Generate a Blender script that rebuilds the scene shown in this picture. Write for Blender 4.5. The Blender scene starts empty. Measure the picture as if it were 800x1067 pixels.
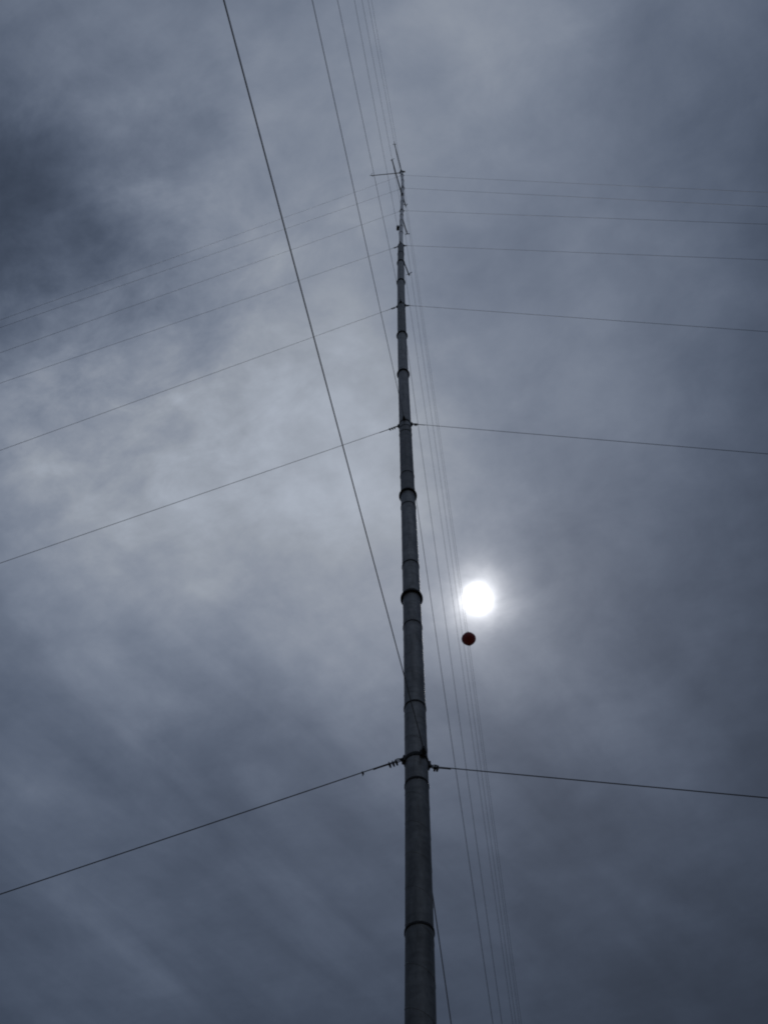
import bpy, bmesh, math, random
from mathutils import Vector, Matrix
random.seed(7)
S = bpy.context.scene
COL = S.collection
PI = math.pi

# ------------------------------------------------------------------ helpers
WORLD = {}                                   # world position of every object's origin
def link(name, me, parent=None):
    """shapes are modelled in place; the origin goes to the shape's own middle"""
    o = bpy.data.objects.new(name, me)
    COL.objects.link(o)
    mid = Vector((0, 0, 0))
    if parent is not None:
        lo = [min(v.co[k] for v in me.vertices) for k in range(3)]; hi = [max(v.co[k] for v in me.vertices) for k in range(3)]
        mid = Vector([(a+b)/2 for a, b in zip(lo, hi)])
        me.transform(Matrix.Translation(-mid))
        o.parent = parent
        o.location = mid - WORLD[parent.name]
    WORLD[o.name] = mid
    return o
def root(name, loc):
    o = bpy.data.objects.new(name, None); COL.objects.link(o); o.location = loc
    o.empty_display_size = .3
    WORLD[o.name] = Vector(loc)
    return o

def build(name, bm, mat, parent=None, smooth=True, angle=40):
    me = bpy.data.meshes.new(name)
    bmesh.ops.recalc_face_normals(bm, faces=bm.faces)
    bm.to_mesh(me); bm.free()
    me.materials.append(mat)
    if smooth:
        for p in me.polygons: p.use_smooth = True
        me.set_sharp_from_angle(angle=math.radians(angle))
    return link(name, me, parent)

def tag(o, label=None, cat=None, group=None, kind=None):
    if label: o['label'] = label
    if cat: o['category'] = cat
    if group: o['group'] = group
    if kind: o['kind'] = kind
    return o

def sweep(bm, pts, rad, n=8, caps=True, uv=False, vlen=None):
    """round tube through pts; rad is a number or one value per point"""
    pts = [Vector(p) for p in pts]
    if not isinstance(rad, (list, tuple)): rad = [rad] * len(pts)
    t0 = (pts[1] - pts[0]).normalized()
    up = Vector((0, 0, 1)) if abs(t0.z) < 0.9 else Vector((1, 0, 0))
    nx = t0.cross(up).normalized()
    rings = []
    for i, p in enumerate(pts):
        a = pts[max(i-1, 0)]; b = pts[min(i+1, len(pts)-1)]
        t = (b - a).normalized()
        nx = (nx - t * nx.dot(t)).normalized()
        ny = t.cross(nx)
        rings.append([bm.verts.new(p + (nx*math.cos(2*PI*k/n) + ny*math.sin(2*PI*k/n))*rad[i]) for k in range(n)])
    for i in range(len(rings)-1):
        for k in range(n):
            bm.faces.new((rings[i][k], rings[i][(k+1) % n], rings[i+1][(k+1) % n], rings[i+1][k]))
    if caps:
        bm.faces.new(rings[0][::-1]); bm.faces.new(rings[-1])
    return rings

def box(bm, c, ax, ay, az, bevel=0):
    """box with centre c and half-axis vectors"""
    c = Vector(c); ax = Vector(ax); ay = Vector(ay); az = Vector(az)
    v = [bm.verts.new(c + ax*i + ay*j + az*k) for k in (-1, 1) for j in (-1, 1) for i in (-1, 1)]
    for f in ((0,1,3,2),(4,6,7,5),(0,4,5,1),(2,3,7,6),(0,2,6,4),(1,5,7,3)):
        bm.faces.new([v[q] for q in f])

# ------------------------------------------------------------------ materials
def newmat(name):
    m = bpy.data.materials.new(name); m.use_nodes = True
    nt = m.node_tree
    return m, nt, nt.nodes['Principled BSDF']

def metal(name, base, rough=.5, metallic=.5, var=.25, scale=6.0, bump=.0, streak=1.0, ripple=0.0):
    m, nt, b = newmat(name)
    tc = nt.nodes.new('ShaderNodeTexCoord')
    mp = nt.nodes.new('ShaderNodeMapping'); mp.inputs['Scale'].default_value = (1, 1, streak)
    no = nt.nodes.new('ShaderNodeTexNoise'); no.inputs['Scale'].default_value = scale
    no.inputs['Detail'].default_value = 6; no.inputs['Roughness'].default_value = .6
    cr = nt.nodes.new('ShaderNodeValToRGB')
    cr.color_ramp.elements[0].position = .3; cr.color_ramp.elements[1].position = .72
    cr.color_ramp.elements[0].color = [c*(1-var) for c in base] + [1]
    cr.color_ramp.elements[1].color = [c*(1+var) for c in base] + [1]
    nt.links.new(tc.outputs['Object'], mp.inputs['Vector'])
    nt.links.new(mp.outputs[0], no.inputs['Vector'])
    nt.links.new(no.outputs['Fac'], cr.inputs[0])
    colour = cr.outputs[0]
    if ripple:                                # rolled strip: hoop-wise dull and bright bands, and blotches of zinc bloom
        m2 = nt.nodes.new('ShaderNodeMapping'); m2.inputs['Scale'].default_value = (1.2, 1.2, 9)
        n2 = nt.nodes.new('ShaderNodeTexNoise'); n2.inputs['Scale'].default_value = 1.6; n2.inputs['Detail'].default_value = 5
        vo = nt.nodes.new('ShaderNodeTexVoronoi'); vo.inputs['Scale'].default_value = 26
        nt.links.new(tc.outputs['Object'], m2.inputs['Vector']); nt.links.new(m2.outputs[0], n2.inputs['Vector'])
        nt.links.new(tc.outputs['Object'], vo.inputs['Vector'])
        bw = nt.nodes.new('ShaderNodeRGBToBW'); nt.links.new(vo.outputs['Color'], bw.inputs[0])
        ad = nt.nodes.new('ShaderNodeMath'); ad.operation = 'MULTIPLY_ADD'; ad.inputs[1].default_value = .35
        nt.links.new(bw.outputs[0], ad.inputs[0]); nt.links.new(n2.outputs['Fac'], ad.inputs[2])
        m3 = nt.nodes.new('ShaderNodeMapRange'); m3.inputs['From Min'].default_value = .4; m3.inputs['From Max'].default_value = .95
        m3.inputs['To Min'].default_value = 1-ripple; m3.inputs['To Max'].default_value = 1+ripple
        nt.links.new(ad.outputs[0], m3.inputs['Value'])
        vm = nt.nodes.new('ShaderNodeVectorMath'); vm.operation = 'SCALE'
        nt.links.new(colour, vm.inputs[0]); nt.links.new(m3.outputs[0], vm.inputs['Scale'])
        colour = vm.outputs[0]
    nt.links.new(colour, b.inputs['Base Color'])
    mr = nt.nodes.new('ShaderNodeMapRange')
    mr.inputs['To Min'].default_value = rough-.08; mr.inputs['To Max'].default_value = rough+.1
    nt.links.new(no.outputs['Fac'], mr.inputs['Value'])
    nt.links.new(mr.outputs[0], b.inputs['Roughness'])
    b.inputs['Metallic'].default_value = metallic
    if bump:
        bp = nt.nodes.new('ShaderNodeBump'); bp.inputs['Strength'].default_value = bump
        bp.inputs['Distance'].default_value = .01
        nt.links.new(no.outputs['Fac'], bp.inputs['Height'])
        nt.links.new(bp.outputs[0], b.inputs['Normal'])
    return m

M_TUBE = metal('weathered_galvanised_steel', (.22, .222, .22), .46, .5, .48, 9.0, .10, .22, .20)
M_TUBE_B = metal('dull_galvanised_steel', (.18, .184, .182), .50, .45, .45, 8.0, .10, .25, .20)
M_TUBE_C = metal('grey_galvanised_steel', (.25, .253, .25), .46, .5, .45, 11.0, .10, .2, .20)
M_POLE = metal('pale_galvanised_pole', (.80, .80, .80), .38, .2, .15, 9.0)
M_DARK = metal('dark_steel_fitting', (.045, .045, .05), .6, .3, .3, 30.0)
M_BAND = metal('blackened_joint_steel', (.02, .02, .022), .7, .1, .3, 30.0)
M_WIRE = metal('guy_wire_steel', (.10, .10, .105), .5, .4, .3, 40.0)
M_BOOM = metal('boom_steel', (.06, .06, .065), .55, .35, .3, 20.0)
M_BLACKP = metal('black_sensor_plastic', (.02, .02, .02), .45, 0, .2, 30.0)
M_CAP = metal('green_yellow_cap', (.25, .27, .05), .5, 0, .2, 30.0)

def ball_mat():
    m, nt, b = newmat('faded_orange_red_ball')
    tc = nt.nodes.new('ShaderNodeTexCoord')
    no = nt.nodes.new('ShaderNodeTexNoise'); no.inputs['Scale'].default_value = 5
    no.inputs['Detail'].default_value = 5
    cr = nt.nodes.new('ShaderNodeValToRGB')
    cr.color_ramp.elements[0].color = (.34, .035, .036, 1)
    cr.color_ramp.elements[1].color = (.42, .05, .045, 1)
    nt.links.new(tc.outputs['Object'], no.inputs['Vector'])
    nt.links.new(no.outputs['Fac'], cr.inputs[0])
    nt.links.new(cr.outputs[0], b.inputs['Base Color'])
    b.inputs['Roughness'].default_value = .5
    return m
M_BALL = ball_mat()

def ground_mat():
    m, nt, b = newmat('dry_grass_and_soil')
    tc = nt.nodes.new('ShaderNodeTexCoord')
    n1 = nt.nodes.new('ShaderNodeTexNoise'); n1.inputs['Scale'].default_value = .35
    n1.inputs['Detail'].default_value = 10
    cr = nt.nodes.new('ShaderNodeValToRGB')
    cr.color_ramp.elements[0].position = .35; cr.color_ramp.elements[1].position = .68
    cr.color_ramp.elements[0].color = (.06, .055, .03, 1)
    cr.color_ramp.elements[1].color = (.15, .12, .08, 1)
    nt.links.new(tc.outputs['Object'], n1.inputs['Vector'])
    nt.links.new(n1.outputs['Fac'], cr.inputs[0])
    nt.links.new(cr.outputs[0], b.inputs['Base Color'])
    bp = nt.nodes.new('ShaderNodeBump'); bp.inputs['Strength'].default_value = .4
    nt.links.new(n1.outputs['Fac'], bp.inputs['Height'])
    nt.links.new(bp.outputs[0], b.inputs['Normal'])
    b.inputs['Roughness'].default_value = .95
    return m

# ------------------------------------------------------------------ ground
bm = bmesh.new()
bmesh.ops.create_circle(bm, cap_ends=True, radius=6000, segments=64)
tag(build('ground', bm, ground_mat(), None, False), kind='structure')

# ------------------------------------------------------------------ mast
MY = 6.886                                   # the mast stands this far in front of the viewer
PC = [-1.0489608482663153e-10, 2.6460348933396938e-08, -2.7539955146967226e-06, 0.00015015848519311378,
      -0.004259483896470347, 0.05194400976486086, 0.22391631477116924]
def axis(h):                                 # slender mast: a slight bow under its guys
    hh = max(h, 6.0); v = 0.0
    for c in PC: v = v*hh + c
    if h < 6.0:
        v -= (6.0-h)*.004
    return v
def AX(h): return Vector((axis(h), MY, h))

LEVELS = [10.39, 21.62, 33.21, 44.96, 56.43, 67.37, 75.75]
R0 = .127
def rad_at(h): return R0 if h < 44.8 else .088

BASE = AX(0); mast = root('guyed_mast', BASE)
tag(mast, 'very tall slender grey steel tube mast held up by guy wires', 'mast')

def ring(bm, h, r, n=48):
    c = AX(h)
    return [bm.verts.new(c + Vector((math.cos(2*PI*k/n)*r, math.sin(2*PI*k/n)*r, 0))) for k in range(n)]
def lathe(bm, prof, n=48, close=False):
    rs = [ring(bm, h, r, n) for h, r in prof]
    pr = list(zip(rs[:-1], rs[1:])) + ([(rs[-1], rs[0])] if close else [])
    for a, b in pr:
        for k in range(n):
            bm.faces.new((a[k], a[(k+1) % n], b[(k+1) % n], b[k]))
    return rs

PITCH = .43
def helix(bm, h0, h1, r, ph, n=28, w=.011, d=.0024):
    """raised spiral weld seam of the tube"""
    steps = int((h1-h0)/PITCH*n)
    prev = None
    for i in range(steps+1):
        h = h0 + i*PITCH/n
        a = ph - 2*PI*(h/PITCH)              # climbs to the left seen from the foot
        e = Vector((math.cos(a), math.sin(a), 0)); c = AX(h)
        cur = [bm.verts.new(c + e*(r-.003) - Vector((0,0,w))), bm.verts.new(c + e*(r+d) - Vector((0,0,w*.35))),
               bm.verts.new(c + e*(r+d) + Vector((0,0,w*.35))), bm.verts.new(c + e*(r-.003) + Vector((0,0,w)))]
        if prev:
            for k in range(3):
                bm.faces.new((prev[k], prev[k+1], cur[k+1], cur[k]))
        prev = cur

# joints between tubes, from the foot upwards; 'bell' = the flared socket of the upper tube
JOINTS = [(0.05, None), (2.3, 'plain'), (6.15, 'plain'), (9.98, 'plain'), (14.04, 'bell'), (17.78, 'bell'), (21.30, 'plain'),
          (25.43, 'bell'), (29.32, 'bell'), (33.05, 'plain'), (36.99, 'bell'), (40.83, 'bell'), (44.83, None)]
mats = [M_TUBE, M_TUBE_B, M_TUBE_C]
for i in range(len(JOINTS)-1):
    h0, kind = JOINTS[i]; h1 = JOINTS[i+1][0]
    bm = bmesh.new()
    lathe(bm, [(h, R0) for h in [h0-.02 + (h1+.02-h0)*k/6 for k in range(7)]] + ([(h1+.02, .02)] if i == len(JOINTS)-2 else []))
    helix(bm, h0+.25, h1-.05, R0, i*1.3)
    sec = build('tube_section', bm, mats[(i*2) % 3], mast)
    if kind == 'bell':
        bm = bmesh.new()
        lathe(bm, [(h0+.11, R0+.002), (h0+.085, R0+.010), (h0+.05, R0+.029), (h0+.03, R0+.033), (h0, R0+.033),
                   (h0-.002, R0+.027), (h0+.025, R0+.020), (h0+.03, R0+.001)])
        j = build('joint_bell', bm, M_BAND, sec)
    elif kind == 'plain':
        bm = bmesh.new()
        lathe(bm, [(h0+.035, R0+.002), (h0+.022, R0+.005), (h0, R0+.006), (h0-.003, R0+.004), (h0+.001, R0+.001)])
        j = build('joint_sleeve', bm, M_BAND, sec)

# dark clamp bands round the tube
for h in (8.04, 11.37, 13.24, 15.03, 17.26, 18.69, 20.99):
    bm = bmesh.new()
    w = .024 if h in (8.04, 11.37, 15.03) else .015
    lathe(bm, [(h+w, R0+.001), (h+w, R0+.007), (h, R0+.008), (h, R0+.001)], close=True)
    build('clamp_band', bm, M_BAND, mast)

# thin pale pole at the top, in pieces
TOPJ = [44.80, 48.6, 52.5, 56.4, 60.3, 64.2, 68.1, 72.0, 78.3]
for a, b in zip(TOPJ[:-1], TOPJ[1:]):
    bm = bmesh.new()
    lathe(bm, [(a, .084), (a, .088), (b-.05, .088), (b, .084)], 32)
    sec = build('pole_section', bm, M_POLE, mast)
    bm = bmesh.new()
    lathe(bm, [(b+.06, .089), (b+.04, .101), (b-.05, .101), (b-.055, .089)], 32, close=True)
    j = build('pole_joint', bm, M_DARK if b != 52.5 else M_TUBE_C, sec)
bm = bmesh.new()
lathe(bm, [(44.80, R0+.001), (44.86, R0+.006), (44.92, R0-.02), (45.02, .09), (45.02, .08)], 40)
build('reducer', bm, M_BAND, mast)
bm = bmesh.new()
lathe(bm, [(78.2, .092), (78.2, .135), (78.42, .135), (78.5, .10), (78.5, .002)], 32)
build('mast_cap', bm, M_BLACKP, mast)
bm = bmesh.new()
c = AX(78.45); box(bm, c + Vector((.19, -.03, .0)), (.075, 0, 0), (0, .05, 0), (0, 0, .05))
build('beacon', bm, M_CAP, mast)

# ------------------------------------------------------------------ guy wires
CABLES = [
    ('L', 1, (0.276, 6.846, 10.386), (-34.893, 14.813, 0.05)),
    ('L', 2, (0.217, 6.92, 21.624), (-38.915, 15.139, 0.05)),
    ('L', 3, (0.161, 6.92, 33.208), (-38.886, 15.276, 0.05)),
    ('L', 4, (0.169, 6.92, 44.959), (-43.818, 16.12, 0.05)),
    ('L', 5, (0.27, 6.913, 56.428), (-43.765, 16.373, 0.05)),
    ('L', 6, (0.355, 6.913, 67.371), (-43.849, 15.971, 0.05)),
    ('L', 7, (0.353, 6.913, 75.746), (-43.749, 16.447, 0.05)),
    ('R', 1, (0.61, 6.926, 10.386), (30.13, 0.897, 0.05)),
    ('R', 2, (0.555, 6.852, 21.624), (30.157, 1.035, 0.05)),
    ('R', 3, (0.498, 6.852, 33.208), (30.115, 0.823, 0.05)),
    ('R', 4, (0.506, 6.852, 44.959), (32.481, -0.077, 0.05)),
    ('R', 5, (0.534, 6.859, 56.428), (32.475, -0.106, 0.05)),
    ('R', 6, (0.62, 6.859, 67.371), (32.57, 0.35, 0.05)),
    ('R', 7, (0.618, 6.859, 75.746), (32.551, 0.255, 0.05)),
    ('B', 1, (0.525, 6.735, 10.386), (-7.321, -28.314, 0.05)),
    ('B', 2, (0.352, 6.718, 21.624), (-6.972, -28.387, 0.05)),
    ('B', 3, (0.295, 6.718, 33.208), (-6.975, -28.387, 0.05)),
    ('B', 4, (0.303, 6.718, 44.959), (-9.07, -39.186, 0.05)),
    ('B', 5, (0.375, 6.754, 56.428), (-9.183, -39.163, 0.05)),
    ('B', 6, (0.461, 6.754, 67.371), (-9.064, -39.187, 0.05)),
    ('B', 7, (0.459, 6.754, 75.746), (-8.752, -39.249, 0.05)),
    ('F', 1, (0.442, 7.058, 10.386), (6.902, 42.261, 0.05)),
    ('F', 2, (0.42, 7.055, 21.624), (7.616, 42.119, 0.05)),
    ('F', 3, (0.364, 7.055, 33.208), (7.564, 42.13, 0.05)),
    ('F', 4, (0.372, 7.055, 44.959), (9.519, 52.958, 0.05)),
    ('F', 5, (0.429, 7.018, 56.428), (9.459, 52.97, 0.05)),
    ('F', 6, (0.515, 7.018, 67.371), (9.491, 52.963, 0.05)),
    ('F', 7, (0.513, 7.018, 75.746), (9.564, 52.949, 0.05))
]
lug_of = {}
for d, i, P, A in CABLES: lug_of.setdefault(i, []).append((d, Vector(P), Vector(A)))
for i in range(1, 8):
    h = LEVELS[i-1]; r = rad_at(h) if i != 4 else R0
    wd = .024 if i < 5 else .07; lip = .009 if i < 5 else .022
    bm = bmesh.new()
    lathe(bm, [(h-wd, r-.001), (h-wd, r+lip), (h+wd, r+lip), (h+wd, r-.001)], 48, close=True)
    col = build('guy_collar', bm, M_BAND, mast)
    for d, P, A in lug_of[i]:
        c = AX(h); e = P - c; e.z = 0; e.normalize(); s = Vector((-e.y, e.x, 0)); up = Vector((0, 0, 1))
        bm = bmesh.new()
        # triangular ear with its eye bolt
        q = [c + e*(r+.004) + up*.055, c + e*(r+.032) + up*.022, P + e*.008 + up*.010, P + e*.008 - up*.016, c + e*(r+.030) - up*.026, c + e*(r+.004) - up*.055]
        t = .009
        a = [bm.verts.new(v + s*t) for v in q]; b = [bm.verts.new(v - s*t) for v in q]
        bm.faces.new(a); bm.faces.new(b[::-1])
        for k in range(6):
            bm.faces.new((a[k], b[k], b[(k+1) % 6], a[(k+1) % 6]))
        box(bm, c + e*(r+.016), e*.012, s*.035, up*.04)
        sweep(bm, [P - e*.012 + s*.024, P - e*.012 - s*.024], .009, 8)
        l = build('lug', bm, M_DARK, col, True, 30)

ORD = {1: 'lowest', 2: 'second lowest', 3: 'third lowest', 4: 'fourth lowest', 5: 'third highest', 6: 'second highest', 7: 'topmost'}
DIRTXT = {
 'L': '%s guy wire sloping down to the left from the %s collar',
 'R': '%s guy wire running off to the right from the %s collar',
 'B': '%s guy wire rising overhead to the top edge from the %s collar',
 'F': '%s guy wire dropping behind the mast to the lower right from the %s collar'}
GRP = {'L': 'guy wires on the left of the mast', 'R': 'guy wires on the right of the mast',
       'B': 'guy wires passing overhead', 'F': 'guy wires going down behind the mast'}
RADII = [.0056, .0050, .0050, .0049, .0053, .0055, .0055]
def guy_curve(d, i, P, A, n=40):
    L = (A-P).length; sag = .0012*L
    out = []
    for k in range(n+1):
        t = k/n
        p = P + (A-P)*t; p.z -= 4*sag*t*(1-t)
        if d == 'F' and i > 3: p.x += 4*.0024*L*t*(1-t)
        out.append(p)
    return out
BALL_AT = None
for d, i, P, A in CABLES:
    P = Vector(P); A = Vector(A)
    t = root('guy_wire', P)
    tag(t, DIRTXT[d] % (('dark' if i < 3 else 'thin'), ORD[i]), 'guy wire', GRP[d])
    pts = guy_curve(d, i, P, A)
    bm = bmesh.new(); sweep(bm, pts, RADII[i-1] * (.85 if d == 'B' and i == 1 else 1), 8)
    build('strand', bm, M_WIRE, t)
    if d == 'F' and i == 7: BALL_AT = (pts[16].lerp(pts[17], .44), (pts[17]-pts[16]).normalized())
    if i > 4: continue
    u = (pts[1]-pts[0]).normalized(); w = u.cross(Vector((0, 0, 1))).normalized(); v = w.cross(u)
    k_ = .62 if i == 1 else .85
    if d == 'B': k_ *= .6 if i > 1 else .75
    if d == 'R': k_ *= .7
    # thimble eye and the doubled tail of the wire
    bm = bmesh.new()
    eye = [P + u*(.035 - .035*math.cos(a)) + v*.028*math.sin(a) for a in [2*PI*q/14 for q in range(15)]]
    sweep(bm, eye, .006, 6)
    build('thimble', bm, M_DARK, t)
    bm = bmesh.new()
    tail = [P + u*.05 - v*.026, P + u*.12*k_ - v*.02, P + u*.26*k_ - v*.017, P + u*.42*k_ - v*.015, P + u*.52*k_ - v*.017]
    sweep(bm, tail, .0052, 6)
    build('tail', bm, M_WIRE, t)
    for q in (.095, .155, .22) if d == 'L' else (.10, .17) if (d != 'B' or i == 1) else (.07,):
        bm = bmesh.new(); c = P + u*q*k_ - v*.008
        box(bm, c - v*.016, u*.012, v*.008, w*.018)           # saddle
        bow = [c - v*.045 + w*.017, c + v*.012 + w*.017, c + v*.024 + w*.008, c + v*.024 - w*.008, c + v*.012 - w*.017, c - v*.045 - w*.017]
        sweep(bm, bow, .0045, 6)                              # U bolt
        for sgn in (1, -1):
            box(bm, c - v*.034 + w*.017*sgn, u*.009, v*.007, w*.009)   # nuts
        build('wire_clip', bm, M_DARK, t)
    if d == 'L' and i == 1:                                   # lone clip farther out
        bm = bmesh.new(); c = P + u*.44
        box(bm, c - v*.012, u*.010, v*.014, w*.012); sweep(bm, [c - v*.02, c - v*.055 + u*.012], .006, 6)
        build('end_clip', bm, M_DARK, t)

# ------------------------------------------------------------------ marker ball
bc, bu = BALL_AT
ball = root('marker_ball', bc)
tag(ball, 'dark red aviation marker ball on a guy wire just below the sun', 'marker ball')
BR = .34
def hemi(sign):
    bm = bmesh.new(); n = 40; m = 14; rows = []
    x = bu; y = x.cross(Vector((0, 0, 1))).normalized(); z = x.cross(y)
    for i in range(m+1):
        a = (PI/2)*i/m
        r = BR*math.cos(a); hgt = BR*math.sin(a)*sign
        rows.append([bm.verts.new(bc + z*(hgt + sign*.003) + (x*math.cos(2*PI*k/n)+y*math.sin(2*PI*k/n))*max(r, .004)) for k in range(n)])
    fl = [bm.verts.new(bc + z*(sign*.003) + (x*math.cos(2*PI*k/n)+y*math.sin(2*PI*k/n))*(BR+.018)) for k in range(n)]
    fl2 = [bm.verts.new(bc + z*(sign*.014) + (x*math.cos(2*PI*k/n)+y*math.sin(2*PI*k/n))*(BR+.018)) for k in range(n)]
    rows = [fl2] + rows if False else rows
    for a, b in zip(rows[:-1], rows[1:]):
        for k in range(n): bm.faces.new((a[k], a[(k+1) % n], b[(k+1) % n], b[k]))
    bm.faces.new(rows[-1])
    for k in range(n):
        bm.faces.new((fl[k], fl[(k+1) % n], fl2[(k+1) % n], fl2[k]))
        bm.faces.new((fl[k], fl[(k+1) % n], rows[0][(k+1) % n], rows[0][k]))
        bm.faces.new((fl2[k], fl2[(k+1) % n], rows[1][(k+1) % n], rows[1][k]))
    o = build('half_shell', bm, M_BALL, ball)
hemi(1); hemi(-1)
for sgn in (1, -1):
    bm = bmesh.new()
    sweep(bm, [bc + bu*sgn*(BR-.02), bc + bu*sgn*(BR+.09)], [.03, .014], 12)
    o = build('wire_clamp', bm, M_DARK, ball)

# ------------------------------------------------------------------ sensor booms (bolted to the mast)
def boom(h, end, rt=.028, kind='cups', back=.12):
    c = AX(h); r = rad_at(h); end = Vector(end)
    e = end - c; e.z = 0; ln = e.length; e.normalize(); s = Vector((-e.y, e.x, 0)); up = Vector((0, 0, 1))
    end = c + e*ln
    bm = bmesh.new(); sweep(bm, [c + e*(r+.01), end], [rt, rt*.9], 12)
    b = build('sensor_boom', bm, M_BOOM, mast)
    def sub(name, bm, m):
        o = build(name, bm, m, b)
    bm = bmesh.new()
    lathe(bm, [(h-.035, r), (h-.035, r+.014), (h+.035, r+.014), (h+.035, r)], 32, close=True)
    box(bm, c + e*(r+.05), e*.06, s*.045, up*.05)
    sub('boom_clamp', bm, M_DARK)
    # sensor standing on the end of the boom
    bm = bmesh.new()
    sweep(bm, [end - up*.05, end + up*.22], .018, 10)
    sweep(bm, [end + up*.18, end + up*.34], [.04, .028], 12)
    sub('sensor_body', bm, M_BLACKP)
    bm = bmesh.new()
    top = end + up*.37
    if kind == 'cups':
        a0 = random.random()*2
        for k in range(3):
            a = a0 + 2*PI*k/3; q = Vector((math.cos(a), math.sin(a), 0)); tq = Vector((-q.y, q.x, 0))
            sweep(bm, [top, top + q*.09], .006, 6)
            cc = top + q*.10; rows = []
            for i_ in range(5):
                an = (PI/2)*i_/4
                rows.append([bm.verts.new(cc + tq*(.045*math.sin(an)) + (q*math.cos(2*PI*j/10)+up*math.sin(2*PI*j/10))*max(.042*math.cos(an), .002)) for j in range(10)])
            for a_, b_ in zip(rows[:-1], rows[1:]):
                for j in range(10): bm.faces.new((a_[j], a_[(j+1) % 10], b_[(j+1) % 10], b_[j]))
        sub('anemometer_cups', bm, M_BLACKP)
    else:
        w = Vector((.88, -.47, 0))
        sweep(bm, [top - w*.08, top + w*.11], [.012, .012], 8)
        sweep(bm, [top - w*.12, top - w*.07], [.005, .022], 8)
        box(bm, top + w*.10, w*.04, Vector((.47, .88, 0))*.004, up*.07)
        sub('wind_vane', bm, M_BLACKP)
boom(77.9, (-1.74, 7.16, 77.9), .030, 'cups')
boom(78.15, (-.14, 4.95, 78.15), .034, 'cups')
boom(63.0, (-.22, 4.86, 63.0), .036, 'vane')
boom(63.7, (.68, 7.50, 63.7), .034, 'cups')
boom(54.6, (.715, 7.80, 54.6), .030, 'cups')
boom(42.9, (.70, 7.72, 42.9), .026, 'vane')
# small weatherproof box strapped to the thin pole
bm = bmesh.new(); c = AX(50.6)
box(bm, c + Vector((-.16, .05, 0)), (.065, 0, 0), (0, .09, 0), (0, 0, .24))
bmesh.ops.bevel(bm, geom=bm.edges[:], offset=.012, segments=2, affect='EDGES')
lathe(bm, [(50.55, .089), (50.55, .098), (50.65, .098), (50.65, .089)], 24, close=True)
build('sensor_box', bm, M_BLACKP, mast)

# ------------------------------------------------------------------ light
SUN_DIR = Vector((.09565, .47966, .87222)).normalized()
ELEV = math.asin(SUN_DIR.z); AZ = math.atan2(SUN_DIR.x, SUN_DIR.y)
sd = bpy.data.lights.new('sun', 'SUN'); sd.energy = .5; sd.angle = math.radians(12); sd.color = (1, .96, .9)
so = bpy.data.objects.new('sun', sd); COL.objects.link(so)
so.rotation_euler = (-SUN_DIR).to_track_quat('-Z', 'Y').to_euler()

# ------------------------------------------------------------------ sky: clear Nishita sky behind a layer of cloud
W = bpy.data.worlds.new('World'); S.world = W; W.use_nodes = True
nt = W.node_tree; N = nt.nodes; LK = nt.links.new
N.clear()
out = N.new('ShaderNodeOutputWorld')
sky = N.new('ShaderNodeTexSky'); sky.sky_type = 'NISHITA'; sky.sun_disc = False
sky.sun_elevation = ELEV; sky.sun_rotation = AZ
bg1 = N.new('ShaderNodeBackground'); bg1.inputs['Strength'].default_value = .05
LK(sky.outputs[0], bg1.inputs['Color'])
tc = N.new('ShaderNodeTexCoord')
def math_(op, a, b=None, c=None, clamp=False):
    n = N.new('ShaderNodeMath'); n.operation = op; n.use_clamp = clamp
    for i, v in enumerate((a, b, c)):
        if v is None: continue
        if isinstance(v, (int, float)): n.inputs[i].default_value = v
        else: LK(v, n.inputs[i])
    return n.outputs[0]
def vmath(op, a, b=None, scale=None):
    n = N.new('ShaderNodeVectorMath'); n.operation = op
    for i, v in enumerate((a, b)):
        if v is None: continue
        if isinstance(v, tuple): n.inputs[i].default_value = v
        else: LK(v, n.inputs[i])
    if scale is not None: n.inputs['Scale'].default_value = scale
    return n.outputs['Value'] if op in ('DOT_PRODUCT', 'LENGTH') else n.outputs['Vector']
dirv = vmath('NORMALIZE', tc.outputs['Generated'])
sep = N.new('ShaderNodeSeparateXYZ'); LK(dirv, sep.inputs[0])
dz = math_('MAXIMUM', sep.outputs['Z'], .04)
cmb = N.new('ShaderNodeCombineXYZ')
LK(math_('DIVIDE', sep.outputs['X'], dz), cmb.inputs[0]); LK(math_('DIVIDE', sep.outputs['Y'], dz), cmb.inputs[1])
plane = cmb.outputs[0]                        # where the view ray meets a cloud layer one unit up
def noise(vec, scale, detail, rough, dist=0.0, off=(0, 0, 0), rot=0, stretch=(1, 1, 1)):
    mr = N.new('ShaderNodeMapping'); LK(vec, mr.inputs['Vector']); mr.inputs['Rotation'].default_value = (0, 0, rot)
    mp = N.new('ShaderNodeMapping'); LK(mr.outputs[0], mp.inputs['Vector'])
    mp.inputs['Location'].default_value = off; mp.inputs['Scale'].default_value = stretch
    t = N.new('ShaderNodeTexNoise'); LK(mp.outputs[0], t.inputs['Vector'])
    t.inputs['Scale'].default_value = scale; t.inputs['Detail'].default_value = detail
    t.inputs['Roughness'].default_value = rough; t.inputs['Distortion'].default_value = dist
    return t
# ragged edges: push the lookup of the big cloud masses about
wn = noise(plane, 6.0, 8, .62, .1)
warp = vmath('SCALE', vmath('SUBTRACT', wn.outputs['Color'], (.5, .5, .5)), scale=.15)
warp = vmath('MULTIPLY', warp, (1, 1, 0))
wp = vmath('ADD', plane, warp)
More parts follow.
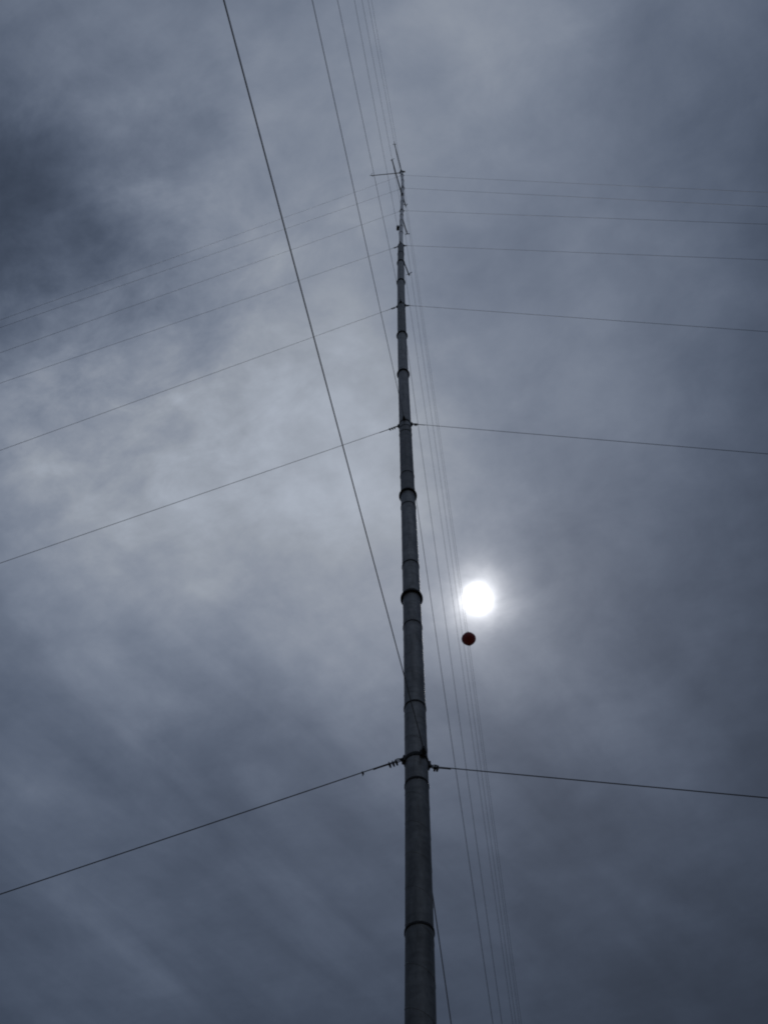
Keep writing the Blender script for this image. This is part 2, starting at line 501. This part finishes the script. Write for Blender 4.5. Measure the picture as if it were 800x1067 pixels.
# large light and dark masses of the cloud layer: (x, y, size, log brightness)
MASS = [
    (-0.367, -0.061, 0.13, 0.684), (-0.255, -0.064, 0.13, 0.148), (-0.136, -0.068, 0.13, -0.284), (-0.016, -0.071, 0.13, 0.691),
    (0.103, -0.075, 0.13, 0.609), (0.222, -0.078, 0.13, -0.097), (0.34, -0.082, 0.13, 0.795), (-0.382, 0.051, 0.13, 0.106),
    (-0.264, 0.048, 0.13, 0.589), (-0.138, 0.044, 0.13, 0.112), (-0.013, 0.04, 0.13, -0.047), (0.113, 0.036, 0.13, 0.289),
    (0.238, 0.032, 0.13, -0.111), (0.362, 0.028, 0.13, -0.288), (-0.394, 0.148, 0.13, -1.034), (-0.272, 0.144, 0.13, -0.19),
    (-0.141, 0.139, 0.13, 0.693), (-0.01, 0.135, 0.13, 0.041), (0.121, 0.131, 0.13, 0.156), (0.251, 0.127, 0.13, 0.45),
    (0.38, 0.122, 0.13, -0.425), (-0.408, 0.253, 0.13, 0.716), (-0.28, 0.248, 0.13, 0.084), (-0.143, 0.244, 0.13, 0.273),
    (-0.006, 0.239, 0.13, 0.361), (0.13, 0.234, 0.13, -0.251), (0.265, 0.23, 0.13, 0.688), (0.401, 0.225, 0.13, 0.298),
    (-0.426, 0.389, 0.13, 0.581), (-0.291, 0.384, 0.13, 0.448), (-0.146, 0.379, 0.13, 0.033), (-0.002, 0.374, 0.13, 0.85),
    (0.141, 0.369, 0.13, 0.009), (0.284, 0.364, 0.13, 0.305), (0.427, 0.358, 0.13, -0.181), (-0.446, 0.541, 0.16, 0.01),
    (-0.303, 0.536, 0.16, 0.477), (-0.15, 0.53, 0.16, 0.67), (0.002, 0.524, 0.16, 0.526), (0.154, 0.519, 0.16, 0.038),
    (0.305, 0.513, 0.16, 0.276), (0.456, 0.507, 0.16, -0.006), (-0.468, 0.712, 0.16, 0.415), (-0.316, 0.706, 0.16, 0.392),
    (-0.154, 0.7, 0.16, -0.186), (0.008, 0.693, 0.16, 0.071), (0.169, 0.687, 0.16, 0.364), (0.329, 0.68, 0.16, 0.504),
    (0.488, 0.674, 0.16, -0.564), (-0.493, 0.906, 0.16, 0.144), (-0.332, 0.899, 0.16, 0.114), (-0.159, 0.891, 0.16, 0.089),
    (0.014, 0.884, 0.16, 0.735), (0.185, 0.876, 0.16, -0.543), (0.355, 0.869, 0.16, 0.483), (0.525, 0.862, 0.16, 0.185),
    (-0.524, 1.144, 0.16, 0.059), (-0.35, 1.136, 0.16, 0.515), (-0.164, 1.127, 0.16, -0.026), (0.021, 1.119, 0.16, 0.148),
    (0.205, 1.11, 0.16, 0.232), (0.388, 1.102, 0.16, -0.134), (0.57, 1.093, 0.16, -0.259),
    (0.1, -1.15, .50, 1.5), (-.75, -.75, .45, .9), (.8, -.7, .45, .9)]   # unseen brighter cloud behind the viewer, added to light the mast's near side
MASS += [                                     # smaller folds and rents
    (-0.238, 0.752, 0.035, -0.1),
    (-0.214, 0.802, 0.04, -0.17),
    (-0.182, 0.861, 0.045, -0.17),
    (-0.144, 0.922, 0.05, -0.15),
    (-0.079, 0.849, 0.04, -0.1),
    (-0.035, 0.918, 0.045, -0.13),
    (0.010, 0.989, 0.05, -0.12),
    (-0.154, 0.785, 0.035, 0.07),
    (-0.109, 0.858, 0.04, 0.08),
    (-0.066, 0.927, 0.04, 0.08),
    (-0.170, 0.062, 0.03, -0.1),
    (-0.164, 0.074, 0.03, -0.08),
    (-0.265, 0.117, 0.03, -0.12),
    (-0.307, 0.168, 0.035, -0.15),
    (-0.297, 0.158, 0.04, -0.15),
    (-0.263, 0.148, 0.025, 0.12),
    (-0.369, 0.212, 0.04, 0.12),
    (-0.353, 0.241, 0.04, 0.14),
    (-0.359, 0.085, 0.04, -0.12),
    (-0.368, 0.120, 0.05, -0.1),
    (0.215, -0.004, 0.035, -0.1),
    (0.057, 0.151, 0.04, -0.05),
    (0.146, 0.200, 0.035, -0.07),
]
acc = None
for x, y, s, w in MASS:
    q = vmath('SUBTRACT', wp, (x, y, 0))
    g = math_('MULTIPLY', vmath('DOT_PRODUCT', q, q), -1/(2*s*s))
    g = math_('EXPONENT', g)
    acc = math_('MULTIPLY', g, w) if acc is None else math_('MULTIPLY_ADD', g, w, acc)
fine = noise(plane, 8.0, 9, .60, .35, (3.1, 1.7, 0))
streak = noise(plane, 7.0, 5, .5, .3, (.7, 5.2, 0), math.radians(-49), (.26, 1.2, 1))
wisps = noise(plane, 13.0, 9, .62, .25, (1.2, 8.4, 0), math.radians(22), (.8, 1.25, 1))
def region(x, y, s):                          # where one kind of cloud texture is stronger
    q = vmath('SUBTRACT', plane, (x, y, 0))
    return math_('EXPONENT', math_('MULTIPLY', vmath('DOT_PRODUCT', q, q), -1/(2*s*s)))
torn = region(-.33, .24, .16)                 # torn cloud edge round the dark gap
combed = math_('ADD', region(-.22, .98, .30), math_('MULTIPLY', region(.30, .95, .25), .4))   # cloud combed into bands by the wind
lg = math_('MULTIPLY_ADD', math_('SUBTRACT', fine.outputs['Fac'], .5), .55, acc)
lg = math_('MULTIPLY_ADD', math_('SUBTRACT', streak.outputs['Fac'], .5), math_('MULTIPLY_ADD', combed, .95, .30), lg)
lg = math_('MULTIPLY_ADD', math_('SUBTRACT', wisps.outputs['Fac'], .5), math_('MULTIPLY_ADD', torn, 1.35, .38), lg)
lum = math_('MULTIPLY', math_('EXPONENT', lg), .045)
# the sun shining through the cloud: blurred disc and a narrow aureole
cosang = vmath('DOT_PRODUCT', dirv, tuple(SUN_DIR))
ang = math_('DEGREES', math_('ARCCOSINE', math_('MINIMUM', cosang, .9999999)))
def glow(sig, amp, power=2.0):
    return math_('MULTIPLY', math_('EXPONENT', math_('MULTIPLY', math_('POWER', math_('DIVIDE', ang, sig), power), -1)), amp)
patch = noise(plane, 22.0, 4, .55, .4, (4.4, 2.2, 0))
pv = math_('MULTIPLY_ADD', math_('SUBTRACT', patch.outputs['Fac'], .5), 2.4, 1.0)
pf = math_('MULTIPLY_ADD', math_('SUBTRACT', fine.outputs['Fac'], .5), 2.6, 1.0)
halo = math_('ADD', math_('MULTIPLY', glow(1.55, .55, 1.7), pv), math_('MULTIPLY', glow(3.6, .12, 1.3), math_('MAXIMUM', pf, .2)))
gl = math_('ADD', math_('MULTIPLY', glow(.58, 4.5, 1.6), math_('MULTIPLY_ADD', math_('SUBTRACT', pv, 1.0), .4, 1.0)), halo)
tint = N.new('ShaderNodeValToRGB')
el = tint.color_ramp.elements
el[0].position = 0.0; el[0].color = (.725, 1.0, 1.57, 1)
el[1].position = 1.0; el[1].color = (.90, 1.0, 1.17, 1)
e = el.new(.16); e.color = (.75, 1.0, 1.53, 1)
e = el.new(.45); e.color = (.82, 1.0, 1.37, 1)
e = el.new(.85); e.color = (.885, 1.0, 1.22, 1)
LK(math_('MULTIPLY', lum, 3.0), tint.inputs[0])
ccol = vmath('MULTIPLY', tint.outputs[0], lum)
gcol = N.new('ShaderNodeMix'); gcol.data_type = 'RGBA'
glw = N.new('ShaderNodeCombineXYZ')
LK(gl, glw.inputs[0]); LK(gl, glw.inputs[1]); LK(math_('MULTIPLY', gl, 1.02), glw.inputs[2])
N.remove(gcol)
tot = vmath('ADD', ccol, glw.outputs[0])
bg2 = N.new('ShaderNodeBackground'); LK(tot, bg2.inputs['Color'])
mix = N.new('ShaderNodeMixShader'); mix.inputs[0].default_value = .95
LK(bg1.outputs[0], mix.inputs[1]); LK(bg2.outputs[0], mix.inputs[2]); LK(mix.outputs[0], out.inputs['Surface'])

# ------------------------------------------------------------------ camera
cd = bpy.data.cameras.new('camera'); co = bpy.data.objects.new('camera', cd); COL.objects.link(co)
cd.sensor_fit = 'VERTICAL'; cd.sensor_height = 24.0; cd.lens = 1037/1067*24.0
cd.clip_start = .05; cd.clip_end = 20000
R = Matrix(((0.9994291739206486, -0.03378352137196563, 0.0),
            (-0.030862103029586665, -0.9130038812919375, -0.40678181294454246),
            (0.013742522071338881, 0.406549611277108, -0.9135253453832308)))
co.matrix_world = Matrix.Translation((0, 0, 1.6)) @ R.to_4x4()
S.camera = co
S.view_settings.view_transform = 'Standard'; S.view_settings.look = 'None'
S.view_settings.exposure = 0; S.view_settings.gamma = 1
S.render.film_transparent = False
S.cycles.filter_width = 2.0                   # the small soft lens of a pocket camera
